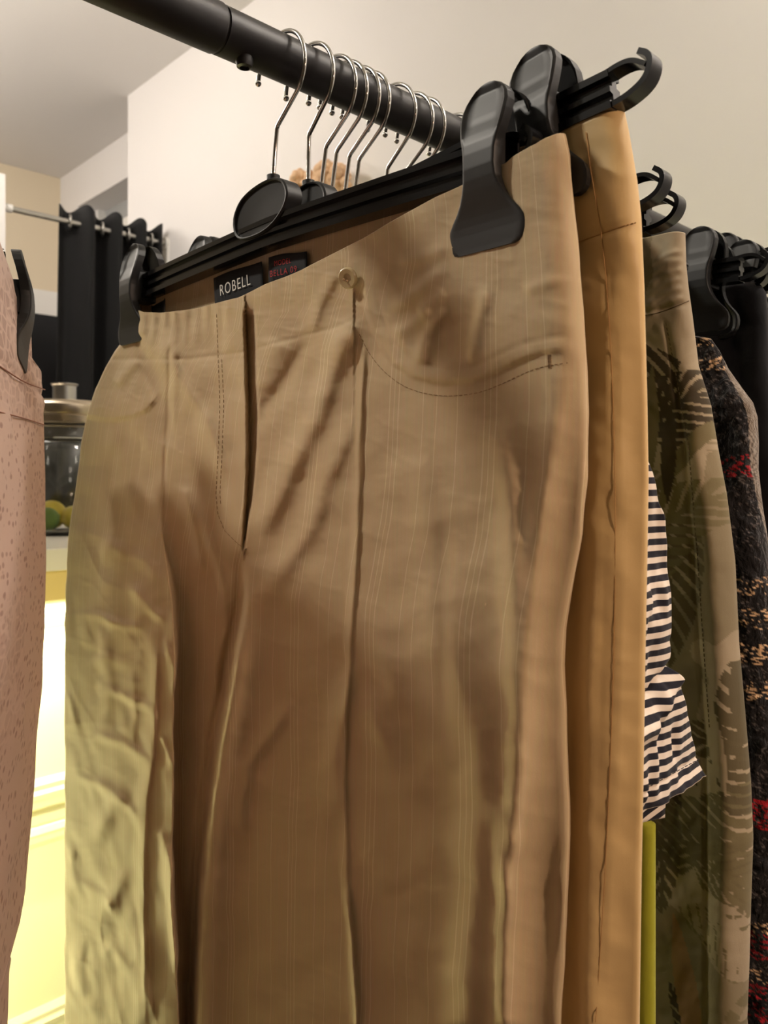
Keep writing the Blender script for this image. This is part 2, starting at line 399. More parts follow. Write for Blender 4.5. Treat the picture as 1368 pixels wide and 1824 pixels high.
def smooth_path(pts, n=40):
    P = np.array(pts, float); L = np.r_[0, np.cumsum(np.linalg.norm(np.diff(P, axis=0), axis=1))]
    for _ in range(3):                                            # Chaikin
        Q = [P[0]]
        for a, b in zip(P, P[1:]): Q += [a*.75+b*.25, a*.25+b*.75]
        Q.append(P[-1]); P = np.array(Q)
    return P
def hanger(X, dy=0, dz=0, tilt=0, rot=0, near=-.203, far=.197, label='', half=.195):
    e = empty('clip_hanger', (X, RY, RZ+dz), (tilt, 0, rot), label, 'clothes hanger', 'black clip hangers on the rail')
    bm = bmesh.new()                                              # ribbed bar
    sec = [(-.0055, .0100), (.0055, .0100), (.0055, .0064), (.0022, .0058), (.0022, .0022), (.0050, .0014), (.0050, -.0014), (.0022, -.0022), (.0022, -.0058), (.0060, -.0064),
           (.0060, -.0104), (-.0060, -.0104), (-.0060, -.0064), (-.0022, -.0058), (-.0022, -.0022), (-.0050, -.0014), (-.0050, .0014), (-.0022, .0022), (-.0022, .0058), (-.0055, .0064)]
    rings = []
    for y in np.linspace(-half-.02, half+.02, 41):
        rings.append([bm.verts.new((a, SY+y+dy, bar_z(y)+b)) for a, b in sec])
    n = len(sec)
    for A, Bq in zip(rings, rings[1:]):
        for k in range(n): bm.faces.new((A[k], A[(k+1) % n], Bq[(k+1) % n], Bq[k]))
    bm.faces.new(rings[0]); bm.faces.new(rings[-1][::-1])
    from_bm('bar', bm, M['gloss'], e)
    for s in (-1, 1):                                             # open strap hook at each end
        bm = bmesh.new(); y0 = half+.018; z0 = bar_z(half+.02)
        low = smooth_path([(y0, z0-.0085), (y0+.010, z0-.0080), (y0+.020, z0-.0045), (y0+.0240, z0+.002), (y0+.0236, z0+.0075), (y0+.0185, z0+.0112)])
        upp = smooth_path([(y0, z0+.0090), (y0+.008, z0+.0098), (y0+.015, z0+.0085), (y0+.0215, z0+.0030)])
        for pth, th in ((low, .0030), (upp, .0024)): strip(bm, [(SY+dy+s*a, b) for a, b in pth], .0052, th)
        from_bm('strap_hook', bm, M['gloss'], e, True)
    # oval plate with a raised rim
    pl = [(.507, .1888), (.5065, .196), (.4985, .2052), (.485, .2100), (.4670, .2122), (.4545, .2112), (.4452, .2078), (.4400, .2010), (.4388, .1935), (.4440, .1860), (.4540, .1795), (.4660, .1755), (.4830, .1745), (.4985, .1760), (.5055, .1815)]
    o = smooth_path(pl+[pl[0]])[:-1]; o = o-np.array([.4648-SY, .298])+np.array([dy, 0]); ctr = o.mean(0)
    bm = bmesh.new(); rr = []
    for x, k in ((-.0050, 0.0), (-.0050, .91), (-.0068, .925), (-.0072, .97), (-.0062, 1.0), (.0062, 1.0), (.0072, .97), (.0068, .925), (.0050, .91), (.0050, 0.0)):
        rr.append([bm.verts.new((x, *(ctr+(p-ctr)*k))) for p in o] if k else [bm.verts.new((x, *ctr))])
    for A, Bq in zip(rr, rr[1:]):
        for k in range(len(o)):
            k2 = (k+1) % len(o)
            f = [A[k % len(A)]]+([A[k2]] if len(A) > 1 else [])+([Bq[k2]] if len(Bq) > 1 else [])+[Bq[k % len(Bq)]]
            bm.faces.new(f)
    from_bm('center_plate', bm, M['plastic'], e, True)
    bm = bmesh.new(); cyl(bm, (0, SY+dy, -.103), (0, SY+dy, -.0815), .0048, 16); cyl(bm, (0, SY+dy, -.106), (0, SY+dy, -.103), .003, 16, .0048); from_bm('hook_socket', bm, M['plastic'], e, True)
    pth = [(0, SY+dy, -.100), (0, SY+dy, -.083), (0, SY-.0022, -.064), (0, SY-.0042, -.0495), (0, SY-.0055, -.0470)]
    for a in np.linspace(224, 4, 40): pth.append((0, SY-.0088+.0275*math.cos(math.radians(a)), -.0105+.0275*math.sin(math.radians(a))))
    bm = bmesh.new(); tube(bm, pth, .0016, 12); ball(bm, pth[-1], .0024, 12)
    from_bm('hook', bm, M['chrome'], e, True)
    for y in (near, far):
        bm = bmesh.new(); z = bar_z(y)
        box(bm, -.0125, .0125, SY+dy+y-.0085, SY+dy+y+.0085, z-.013, z+.013, .003); cyl(bm, (-.010, SY+dy+y, z+.010), (.010, SY+dy+y, z+.010), .006, 20)
        c = from_bm('clip', bm, M['plastic'], e, True)
        for s in (-1, 1):
            l = lever_bm(s)
            for v in l.verts: v.co += Vector((0, SY+dy+y, z))
            from_bm('clip_lever', l, M['plastic'], c, True)
    return e
HX = [.337, .3615, .3843, .3954, .408, .4186, .4462, .4669, .4804, .5216]
hanger(HX[0], label='black clip hanger gripping the beige pinstriped trousers', near=-.203, far=.197, half=.185)
hanger(HX[1], tilt=-.115, near=-.205, far=.2, half=.224, label='black clip hanger gripping the golden yellow trousers, second on the rail')
hanger(HX[2], tilt=.05, near=-.13, far=.16, half=.15, label='black clip hanger just behind the golden yellow trousers, third on the rail')
hanger(HX[3], tilt=.06, near=-.13, far=.16, half=.15, label='black clip hanger holding the striped top')
hanger(HX[4], tilt=.05, near=-.12, far=.16, half=.15, label='black clip hanger holding the lime green trousers')
hanger(HX[5], tilt=.06, near=-.12, far=.15, half=.14, label='sixth black clip hanger, between the lime green and the leaf print trousers')
hanger(HX[6], tilt=-.02, near=-.190, far=.19, half=.198, label='black clip hanger whose upper open end hook shows right of the yellow trousers')
hanger(HX[7], tilt=.05, near=-.12, far=.15, half=.14, label='eighth black clip hanger, hidden between the two whose open end hooks show')
hanger(HX[8], tilt=.0, near=-.15, far=.19, half=.193, label='black clip hanger whose lower open end hook shows above the leaf print trousers')
hanger(HX[9], tilt=.03, near=-.16, far=.2, half=.13, label='black clip hanger gripping the leaf print trousers')
hanger(.60, tilt=.05, near=-.13, far=.16, half=.145, label='black clip hanger holding the shaggy tweed jacket')
hanger(.655, tilt=.0, near=-.172, far=.19, half=.183, label='black clip hanger with big clip right of the leaf print waistband')
hanger(.70, tilt=.0, near=-.16, far=.2, half=.165, label='black clip hanger gripping the black trousers')
hanger(.735, tilt=-.03, near=-.172, far=.2, half=.18, label='black clip hanger behind the black trousers, its clip top against the wall')
hanger(.78, tilt=-.22, near=-.12, far=.2, half=.24, label='black clip hanger with upward tilted bar at the far right')

# ------------------------------------------------------------------ garments
def body(name, parent, m, Xc, T, eL, eR, z0, z1, NF=120, NZ=200, NB=24, NC=12, disp=None, top_f=None, top_b=None, zpow=1.0, W=.5, bulge=None, solid=.0012, bdisp=None):
    """A closed flattened tube of cloth hanging in the plane X=Xc. eL/eR: edge polylines (Y,z), far and near;
    T(z): half thickness; disp(Y,z): how far the front comes forward (towards -X)."""
    zr = z0+(z1-z0)*np.linspace(0, 1, NZ)**zpow
    L = np.array(sorted(eL.tolist(), key=lambda p: p[1])); R = np.array(sorted(eR.tolist(), key=lambda p: p[1]))
    YL = np.interp(zr, L[:, 1], L[:, 0]); YR = np.interp(zr, R[:, 1], R[:, 0]); TT = np.array([T(z) for z in zr])
    XC = np.array([Xc(z) for z in zr]) if callable(Xc) else np.full(NZ, Xc)
    vf = np.linspace(0, 1, NF); ac = np.linspace(0, math.pi, NC+2)[1:-1]; vb = np.linspace(1, 0, NB)
    Ycols, Xcols, wt, side, us = [], [], [], [], []
    r = TT
    for v in vf: Ycols.append(YL-r+(YR+r-(YL-r))*v); Xcols.append(XC-TT); wt.append(1); side.append(0); us.append(v*W)
    for a in ac: Ycols.append(YR+r-r*np.sin(a)); Xcols.append(XC-TT*np.cos(a)); wt.append(max(0, math.cos(a))); side.append(a/math.pi); us.append(W+.02*a/math.pi)
    for v in vb: Ycols.append(YL-r+(YR+r-(YL-r))*v); Xcols.append(XC+TT); wt.append(0); side.append(1); us.append(W+.02+(1-v)*W)
    for a in ac: Ycols.append(YL-r+r*np.sin(a)); Xcols.append(XC+TT*np.cos(a)); wt.append(max(0, -math.cos(a))); side.append(1-a/math.pi); us.append(2*W+.02+.02*a/math.pi)
    Y = np.array(Ycols).T; X = np.array(Xcols).T; Z = np.repeat(zr[:, None], Y.shape[1], 1).copy(); wt = np.array(wt); side = np.array(side)
    fall = np.clip(1-(z0-zr)/.16, 0, 1)**1.5
    tf = top_f(Y[0])-z0 if top_f else np.zeros(Y.shape[1]); tb = top_b(Y[0])-z0 if top_b else np.zeros(Y.shape[1])
    Z += fall[:, None]*(tf*(1-side)+tb*side)[None, :]
    if disp is not None:
        k = 1-wt[None, :]*disp(Y, Z)/X                        # folds come forward along the way they are seen
        X, Y, Z = X*k, Y*k, Z*k
    if bdisp is not None: X += bdisp(Y, Z, side[None, :]*np.ones_like(Y))
    uvv = np.stack([np.repeat(np.array(us)[None, :], NZ, 0), z0-Z], -1).reshape(-1, 2)
    o = grid_mesh(name, np.stack([X, Y, Z], -1).reshape(-1, 3), NZ, Y.shape[1], True, m, parent, uvv)
    if solid:
        s = o.modifiers.new('cloth', 'SOLIDIFY'); s.thickness = solid; s.offset = -1
    o['_n'] = 0; del o['_n']
    return o, X, Y, Z

# ---- beige trousers ------------------------------------------------
XF = .326                                 # the plane of their front
def bf(pts): return np.array(pts, float)
eL = np.r_[yz([(232, 540), (222, 596), (207, 617), (192, 647), (173, 688), (155, 750), (140, 850), (125, 960), (119, 1040), (118, 1150), (118, 1300), (118, 1824)], XF+.006), [[.80, -.9]]]
eR = np.r_[yz([(1003, 246), (1015, 300), (1022, 390), (1030, 470), (1037, 560), (1041, 640), (1043, 740), (1040, 850), (1030, 950), (1012, 1050), (1000, 1120), (996, 1190), (1001, 1360), (1004, 1500), (998, 1640), (988, 1824)], XF+.012), [[.236, -.9]]]
def T_b(z): return float(np.interp(-z, [-.17, -.10, 0, .12, .25, .9], [.0095, .0105, .012, .0135, .0142, .0145]))
def Xc_b(z): return XF+T_b(z)
tfp = yz([(232, 551), (244, 552), (254, 556), (285, 557), (326, 553), (355, 548), (382, 541), (425, 530), (472, 507), (535, 481), (602, 447), (646, 424), (689, 400), (780, 350), (820, 331), (901, 289), (912, 278), (943, 260), (988, 239), (1004, 247)], XF)
tbp = yz([(250, 520), (263, 515), (285, 510), (325, 501), (370, 485), (420, 466), (500, 432), (600, 395), (700, 352), (800, 310), (900, 270), (1000, 240)], XF+.018)
def curve(P):
    P = P[np.argsort(P[:, 0])]
    return lambda Y: np.interp(Y, P[:, 0], P[:, 1])
INNER = [(431, 985), (436, 1060), (425, 1120), (412, 1180), (398, 1260), (385, 1330), (370, 1440), (360, 1540), (354, 1620), (348, 1720), (345, 1840), (344, 2200)]
FLY = [(433, 548), (436, 620), (441, 720), (442, 800), (438, 880), (432, 975)]
POCK = [(646, 500), (652, 550), (662, 585), (678, 618), (703, 648), (738, 672), (790, 683), (845, 678), (885, 662), (925, 642), (965, 628), (1012, 622)]
def disp_beige(Y, Z):
    px, py = to_px(np.full_like(Y, XF), Y, Z); d = np.zeros_like(Y); mm = .001
    R = lambda poly, wl, wr, a, ta=.2, tb=.2: ridge(px, py, poly, wl, wr, a*mm, ta, tb)
    St = lambda poly, a, s, l, r, ta=.12, tb=.12: step(px, py, poly, a*mm, s, l, r, ta, tb)
    # left leg: a broad roll that drops into the valley between the legs
    pk_ = np.interp(py, [850, 930, 1000, 1080, 1170, 1300, 1400, 1500, 1600, 1750, 1840, 2200], [290, 288, 296, 306, 311, 308, 309, 305, 306, 313, 318, 325])
    ramp_ = np.clip((py-820)/330, 0, 1); ramp_ = ramp_*ramp_*(3-2*ramp_)
    le = np.clip((px-112)/(pk_-112), 0, 1)
    roll = np.where(px < pk_, .35*np.sin(le*math.pi/2)+.65*le, 1-1.25*np.tanh(np.clip(px-pk_, 0, 999)/16))
    d += 17*mm*ramp_*roll*np.exp(-np.clip(px-pk_-40, 0, 999)/60)
    d += R([(278, 1080), (279, 1174), (272, 1350), (260, 1420), (254, 1620), (257, 1840)], 16, 7, 3.2, .2, .05)
    d += R([(258, 1640), (262, 1720), (270, 1830)], 8, 8, 2.5)
    d += R([(296, 1490), (312, 1600), (322, 1750)], 12, 12, 6, .3, .2)
    for poly, wd_, am in (([(160, 1092), (176, 1095), (199, 1106), (226, 1115), (262, 1118)], 7, 1.8), ([(225, 1035), (240, 1050), (271, 1088), (300, 1110)], 8, 2.0), ([(120, 1096), (170, 1094), (215, 1120)], 7, 1.0),
                          ([(160, 1305), (172, 1308), (217, 1321), (250, 1342), (272, 1364)], 7, 2.2), ([(118, 1376), (150, 1388), (190, 1403), (235, 1443), (256, 1470)], 8, 2.3), ([(178, 1222), (215, 1236), (253, 1253), (282, 1268)], 7, 1.8),
                          ([(128, 1566), (150, 1576), (181, 1593), (206, 1626)], 8, 2.0), ([(226, 1400), (205, 1430), (180, 1475), (160, 1512)], 16, 2.6), ([(224, 1540), (212, 1575), (198, 1610), (186, 1640)], 14, 2.4),
                          ([(288, 1130), (300, 1165), (314, 1205), (318, 1240)], 7, 2.0), ([(118, 1225), (128, 1265), (140, 1310)], 8, 2.0), ([(130, 1490), (124, 1540), (140, 1600)], 10, 1.6), ([(170, 1700), (200, 1690), (230, 1720), (250, 1770)], 10, 2.0),
                          ([(232, 1600), (238, 1660), (246, 1730)], 8, 2.0), ([(284, 1300), (292, 1330), (312, 1372)], 7, 2.0), ([(282, 1470), (296, 1520), (308, 1560)], 8, 2.0), ([(150, 1650), (140, 1720), (150, 1790)], 12, 1.8),
                          ([(180, 960), (220, 985), (262, 1000), (290, 1030)], 9, 1.3), ([(150, 1180), (190, 1172), (240, 1190)], 9, 1.2), ([(236, 1180), (240, 1260), (236, 1340)], 7, 1.2), ([(190, 1130), (196, 1220), (190, 1300)], 9, 1.0)):
        d += R(poly, wd_*1.2, wd_, am, .25, .25)
    # right leg laid over the left one
    d += St(INNER, 9, 3, 22, 90, .10, 0)
    d += R([(c[0]+11, c[1]) for c in INNER], 8, 34, 12, .22, 0)
    d += R([(c[0]-9, c[1]) for c in INNER], 10, 7, -4, .2, 0)
    # fly: left flap stands over a narrow slot
    xl = np.interp(py, [c[1] for c in FLY], [c[0] for c in FLY]); xr = np.interp(py, [556, 640, 720, 800, 880, 980], [451, 456, 460, 459, 450, 433])
    sm = lambda v, k: .5+.5*np.tanh(v/k)
    ok = sm(py-556, 6)*sm(982-py, 5)
    d -= .0052*sm(px-xl, 1.3)*sm(xr-px, 2.2)*ok
    d += .0035*np.exp(-np.clip(xl-px, 0, 999)/48)*(px < xl+3)*sm(py-540, 20)*sm(985-py, 30)
    d += .0020*np.exp(-np.clip(px-xr, 0, 999)/30)*(px > xr)*ok
    d += R([(432, 975), (428, 1060), (404, 1180), (392, 1300)], 10, 6, -3, .1, .3)
    # rays from the waist to the crotch
    d += R([(296, 575), (306, 645), (337, 701), (366, 745), (385, 800), (402, 870)], 20, 12, 3.4, .15)
    d += R([(297, 863), (328, 880), (346, 938), (354, 985), (362, 1040)], 13, 9, 3.0)
    d += R([(352, 900), (381, 986), (398, 1052), (400, 1120)], 11, 9, 2.8)
    d += R([(262, 640), (290, 720), (300, 800)], 20, 14, -2.0)
    d += R([(640, 560), (617, 600), (582, 683), (560, 753), (521, 828), (481, 916), (452, 985)], 24, 20, 5.0, .12)
    d += R([(632, 720), (612, 780), (595, 819), (573, 872), (556, 935), (512, 1000), (470, 1080)], 22, 19, 3.8)
    d += R([(556, 590), (530, 640), (508, 683), (470, 727), (452, 780)], 14, 14, -2.4)
    d += R([(500, 600), (480, 660), (466, 700)], 24, 20, 2.0)
    d += R([(600, 480), (570, 540), (552, 600)], 14, 10, 1.6)
    d += R([(303, 612), (299, 720), (294, 850), (292, 960)], 4, 3, -1.3, .05, .3)
    d += R([(312, 612), (310, 700), (306, 800)], 6, 8, 1.2, .1, .4)
    d += R([(247, 590), (262, 660), (282, 715), (290, 740)], 9, 9, -2.2, .1, .3)
    d += R([(205, 690), (232, 655), (252, 640)], 9, 9, 1.6)
    # front crease of the right leg and what runs off it
    d += R([(648, 600), (645, 700), (640, 800), (636, 960), (628, 1100), (618, 1250), (612, 1400), (618, 1560), (628, 1700), (638, 1840)], 8, 5, 2.2, .05, .02)
    d += R([(626, 1180), (604, 1290), (596, 1360), (600, 1480)], 26, 12, 4.0)
    d += R([(640, 1225), (660, 1270), (679, 1319), (700, 1360), (720, 1400)], 26, 26, 3.6, .3, .5)
    d += R([(650, 1120), (690, 1180), (715, 1290)], 24, 22, 1.8, .35, .4)
    d += R([(520, 1237), (500, 1280), (486, 1300), (455, 1340), (438, 1370), (428, 1450), (435, 1520)], 16, 14, 4.2)
    d += R([(612, 1580), (622, 1640), (630, 1720), (638, 1830)], 5, 9, 3.0, .1, .02)
    d += R([(770, 960), (782, 1060), (795, 1130), (815, 1215), (850, 1300), (856, 1420), (850, 1560), (838, 1700), (832, 1840)], 38, 34, 4.8, .35, .02)
    d += R([(740, 800), (756, 900), (768, 1000)], 28, 26, 1.8, .4, .4)
    d += R([(792, 900), (790, 1100), (788, 1300)], 14, 18, -1.2)
    d += R([(872, 1420), (886, 1500), (905, 1600), (916, 1650)], 14, 13, 1.7, .4, .3)
    d += R([(868, 1400), (900, 1480), (925, 1540)], 16, 14, 1.5, .4, .3)
    d += R([(880, 700), (905, 850), (915, 1000), (915, 1200), (918, 1400), (905, 1560), (900, 1840)], 24, 22, 4.0, .2, .02)
    # the near edge rolls back below the hip
    fx = np.interp(py, [240, 600, 800, 1000, 1200, 1400, 1600, 1840], [1000, 1004, 985, 955, 940, 930, 905, 900])
    e = np.clip((px-fx)/60, -1, 1.45); e = .5*(e+np.sqrt(e*e+.004)); d -= np.minimum(e*.0155, .0205)*np.clip((py-520)/300, 0, 1)
    d += .0022*np.exp(-((px-fx+6)/20)**2)*np.clip((py-600)/300, 0, 1)
    # pocket mouth
    ins = St(POCK, 3.6, 3.0, 70, 26, .04, .0); d -= ins*0
    dd, s, tt = seg_field(px, py, POCK)
    inside = (s < 0) & (px > 640)
    d += np.where(s < 0, -1.3, .8)*mm*(1-np.exp(-(dd/2.6)**2))*np.exp(-dd/np.where(s < 0, 110, 40))*taper(tt, .06, .06)*np.where(px > 630, 1, 0)
    for off, a in ((25, -.5),): d += np.exp(-((s-off)/4)**2)*a*mm*taper(tt, .1, .02)
    for poly, a in (([(690, 560), (740, 520), (800, 470)], 2.0), ([(742, 560), (770, 540), (800, 520)], 1.8), ([(700, 600), (745, 570), (772, 550)], 1.6), ([(742, 662), (760, 600), (785, 560), (800, 540)], 2.2),
                    ([(835, 660), (842, 600), (860, 540), (866, 500)], 2.0), ([(705, 468), (760, 455), (800, 440)], 1.0), ([(930, 520), (980, 500), (1010, 498)], 1.2), ([(800, 650), (806, 600), (812, 560)], -1.4), ([(790, 560), (790, 620), (770, 670)], -1.6)):
        d += R(poly, 14, 11, a)
    # left pocket
    dd, s, tt = seg_field(px, py, [(150, 742), (178, 748), (210, 748), (240, 742), (262, 732), (280, 712), (292, 690)])
    d += np.where(s > 0, 1.1, -.9)*mm*(1-np.exp(-(dd/3)**2))*np.exp(-dd/30)*taper(tt, .0, .15)
    # waistband: gathered elastic at the far end, seam below it
    d += -.5*mm*np.exp(-((py-np.interp(px, [240, 330, 430, 600, 700], [640, 640, 628, 582, 540]))/4)**2)*np.clip((650-px)/40, 0, 1)
    g = np.clip((430-px)/120, 0, 1)*np.clip((626-py)/60, 0, 1)
    d += g*.6*mm*np.sin(px*.33+.8*np.sin(py*.03))*np.clip((px-240)/20, 0, 1)
    d += St([(243, 520), (246, 590), (256, 640), (268, 690)], 4, 3, 40, 50, .0, .5)
    # the waist hangs forward in the middle
    d += .008*np.exp(-((px-520)/210)**2)*np.clip((640-py)/200, 0, 1)
    # crumples
    a1 = vnoise(px/95+.35*py/60, py/48)*1.1+vnoise(px/40+9, py/26+4)*.5
    lw = np.clip((330-px)/80, 0, 1)*np.clip((py-850)/150, 0, 1)
    a2 = np.abs(vnoise(px/62-.5*py/70+3, py/40-.4*px/50+11)); a2 = (1-a2)**5
    a3 = np.abs(vnoise(px/48-.3*py/60+31, py/70+17)); a3 = (1-a3)**6
    d += mm*(.55*a1+lw*(.5*a2+.5*a3)+(1-lw)*.35*a2)
    d += mm*.10*vnoise(px/14, py/5.5)
    return d
beige = empty('trousers', (.337, .46, .15), label='beige pinstriped cotton trousers with open waist, front most on the rail', cat='trousers')
inv = Matrix.Translation((-.337, -.46, -.15))
def child(o):                             # garments are modelled in place: shift the mesh to the parent's frame
    o.data.transform(Matrix.Translation(-Vector(o.parent.location))); return o
bo, bX, bY, bZ = body('trouser_body', beige, M['beige'], Xc_b, T_b, eL, eR, .163, -.86, NF=420, NZ=560, NB=40, disp=disp_beige, top_f=curve(tfp), top_b=curve(tbp), zpow=1.25, W=.50,
      bdisp=lambda Y, Z, s: s*.0035*np.exp(-((Y-.5)/.12)**2)*np.clip((Z-.05)/.1, 0, 1)+.0008*vnoise(Z*60+3, Y*40+s*5))
child(bo)
NFb = 420
def surf(px, py):                         # nearest point of the finished front under a pixel of the photograph
    if not hasattr(surf, 'p'): surf.p = to_px(bX[:, :NFb+8], bY[:, :NFb+8], bZ[:, :NFb+8])
    i = np.argmin((surf.p[0]-px)**2+(surf.p[1]-py)**2); i = np.unravel_index(i, surf.p[0].shape)
    return Vector(onX(px, py, bX[i]))
def stitches(name, polys, m, parent, step_px=9, dash=.62, r=.0002, off=.0002, fn=surf):
    bm = bmesh.new()
    for poly in polys:
        P = np.array(poly, float); L = np.r_[0, np.cumsum(np.hypot(*np.diff(P, axis=0).T))]
        s = 0
        while s+step_px*dash < L[-1]:
            q = [fn(np.interp(v, L, P[:, 0]), np.interp(v, L, P[:, 1]))-Vector((off, 0, 0)) for v in (s, s+step_px*dash)]
            if (q[0]-q[1]).length > 2e-4: tube(bm, q, r, 5)
            s += step_px
    return child(from_bm(name, bm, m, parent, True))
def offset_poly(poly, d):
    P = smooth_path(poly); T = np.gradient(P, axis=0); T /= np.linalg.norm(T, axis=1)[:, None]
    return P+np.c_[T[:, 1], -T[:, 0]]*d
pk = offset_poly(POCK[2:], 24)
if pk[len(pk)//2][1] < 690: pk = offset_poly(POCK[2:], -24)
stitches('pocket_stitching', [pk], M['stitch'], beige)
stitches('fly_stitching', [[(386, 560), (389, 640), (392, 720), (389, 800), (385, 880), (388, 915), (400, 945), (420, 965), (431, 974)], [(395, 640), (399, 720), (396, 800), (392, 880), (394, 905)]], M['stitch'], beige)
stitches('bar_tack', [[(976+i*1.6, 632), (977+i*1.6, 656)] for i in range(4)], M['stitch'], beige, 3, .9)
# button
bp = surf(628, 497); bm = bmesh.new(); lathe(bm, [(0, .0006), (.0022, .0006), (.0030, .0016), (.0056, .0020), (.0064, .0012), (.0066, 0), (.0060, -.0008), (0, -.0008)], (0, 0, 0), 32)
bmesh.ops.transform(bm, matrix=Matrix.Translation(bp+Vector((-.0035, 0, 0))) @ Vector((-.8, -.2, -.30)).to_track_quat('Z', 'Y').to_matrix().to_4x4(), verts=bm.verts)
bt = child(from_bm('button', bm, M['button'], beige, True)); bt['label'] = 'round pearly button'
bm = bmesh.new()
for s in (-.0014, .0014): ball(bm, (bp.x-.0058, bp.y+s, bp.z-.0018+s*.5), .0008, 8)
child(from_bm('button_thread', bm, M['stitch'], beige, True))
# sewn-in labels on the inside of the back waist
XLAB = XF+.0165
def label_patch(name, quad, m, sag=.0008):
    A = [onX(*p, XLAB) for p in quad]; A = [np.array(a) for a in A]; n = 16; V = []
    for i in range(n):
        for j in range(n):
            s, tt_ = j/(n-1), i/(n-1); p = (A[0]*(1-s)+A[1]*s)*(1-tt_)+(A[3]*(1-s)+A[2]*s)*tt_
            p = p+np.array([-.0012*math.sin(math.pi*s)*math.sin(math.pi*tt_), 0, .0008*math.sin(s*5)*(1-tt_)]); V.append(p)
    o = grid_mesh(name, np.array(V), n, n, False, m, beige); s_ = o.modifiers.new('weave', 'SOLIDIFY'); s_.thickness = .0007; s_.offset = 0
    return child(o), A
def lettering(parent, text, A, u0, u1, v, h, m, lift=.0022):
    c = bpy.data.curves.new('lettering', 'FONT'); c.body = text; c.size = 1; c.extrude = 0; c.offset = -.006; c.space_character = 1.18
    o = bpy.data.objects.new('lettering_source', c); C.objects.link(o)
    bpy.context.view_layer.update()
    me = bpy.data.meshes.new_from_object(o.evaluated_get(bpy.context.evaluated_depsgraph_get())); bpy.data.objects.remove(o); bpy.data.curves.remove(c)
    xs = [q.co.x for q in me.vertices]; x0, x1 = min(xs), max(xs)
    for q in me.vertices:
        s = u0+(u1-u0)*(q.co.x-x0)/(x1-x0); tt_ = v-q.co.y*h
        p = (A[0]*(1-s)+A[1]*s)*(1-tt_)+(A[3]*(1-s)+A[2]*s)*tt_; q.co = Vector(p)+Vector((-lift, 0, 0))
    o = link('lettering', me, m, parent, False); o.data.transform(Matrix.Translation(-beige.location)); return o
o, A = label_patch('brand_label', [(381, 496), (466, 464), (470, 520), (384, 552)], M['label']); o['label'] = 'black woven label with white capitals'
lettering(o, 'ROBELL', A, .17, .80, .66, .50, M['white_thread'])
o, A = label_patch('style_label', [(479, 459), (546, 446), (547, 490), (479, 504)], M['label']); o['label'] = 'small black woven label with red capitals'
lettering(o, 'MODEL', A, .22, .66, .42, .30, M['red_thread']); lettering(o, 'BELLA 09', A, .1, .80, .82, .36, M['red_thread'])

# ---- golden yellow trousers -----------------------------------------
YX = .357
yel = empty('trousers', (.3615, .46, .16), label='golden yellow sateen trousers hanging directly behind the beige pair', cat='trousers')
eR = np.r_[yz([(1104, 205), (1117, 262), (1131, 340), (1138, 400), (1143, 520), (1147, 700), (1149, 850), (1146, 1000), (1141, 1200), (1137, 1400), (1133, 1560), (1128, 1824)], YX+.008), [[.205, -.9]]]
eL = np.array([(.66, .17), (.70, .1), (.75, 0), (.76, -.2), (.76, -.9)])
def disp_y(Y, Z):
    px, py = to_px(np.full_like(Y, YX), Y, Z); mm = .001; d = np.zeros_like(Y)
    d += -1.6*mm*np.exp(-((py-np.interp(px, [1000, 1035, 1090, 1140], [448, 430, 408, 397]))/4)**2)
    d += ridge(px, py, [(1035, 240), (1052, 320), (1074, 420), (1092, 620), (1098, 900), (1094, 1200), (1080, 1500), (1060, 1840)], 3, 3, -.8*mm, .02, 0)
    d += ridge(px, py, [(1060, 620), (1058, 900), (1048, 1200), (1040, 1840)], 26, 22, 3*mm, .3, 0)
    sx_ = np.interp(py, [236, 420, 620, 900, 1200, 1500, 1820], [1044, 1074, 1090, 1098, 1094, 1082, 1062]); e = np.clip((px-sx_)/50, -1, 1.3); e = .5*(e+np.sqrt(e*e+.01))
    d -= .009*e*np.clip((py-420)/300, 0, 1)
    d += ridge(px, py, [(1030, 900), (1020, 1200), (1020, 1840)], 16, 16, -4*mm, .3, 0)
    d += mm*(1.0*vnoise(px/60+5, py/70)+.35*vnoise(px/20, py/14+7))
    d += mm*1.2*np.exp(-((px-1118)/20)**2)*vnoise(px/20+3, py/24)*np.clip((py-1100)/300, 0, 1)
    return d
o, yX, yY, yZ = body('trouser_body', yel, M['yellow'], lambda z: YX+float(np.interp(-z, [-.2, 0, .3], [.008, .0095, .012])), lambda z: float(np.interp(-z, [-.2, 0, .3], [.008, .0095, .012])), eL, eR, .180, -.84, NF=200, NZ=420, disp=disp_y, top_f=lambda Y: .1865-(Y-.20)*.11, top_b=lambda Y: .1925-(Y-.20)*.11)
child(o)
def ysurf(px, py):
    if not hasattr(ysurf, 'p'): ysurf.p = to_px(yX[:, :208], yY[:, :208], yZ[:, :208])
    i = np.argmin((ysurf.p[0]-px)**2+(ysurf.p[1]-py)**2); i = np.unravel_index(i, ysurf.p[0].shape); return Vector(onX(px, py, yX[i]))
def seam(name, polys, m, parent, fn, r=.0004, n=60, off=.0005):
    bm = bmesh.new()
    for poly in polys:
        P = smooth_path(poly); ii = np.linspace(0, len(P)-1, n).astype(int)
        Q = []
        for i in ii:
            q = fn(*P[i])-Vector((off, 0, 0))
            if not Q or (q-Q[-1]).length > 1e-4: Q.append(q)
        tube(bm, Q, r, 6)
    return child(from_bm(name, bm, m, parent, True))
seam('side_seam', [[(1044, 236), (1055, 320), (1074, 420), (1090, 620), (1098, 900), (1094, 1200), (1082, 1500), (1062, 1820)]], M['yellow_stitch'], yel, ysurf, .00022)
seam('waist_seam', [[(1004, 444), (1035, 430), (1075, 416), (1110, 403), (1134, 397)]], M['yellow_stitch'], yel, ysurf, .0003)

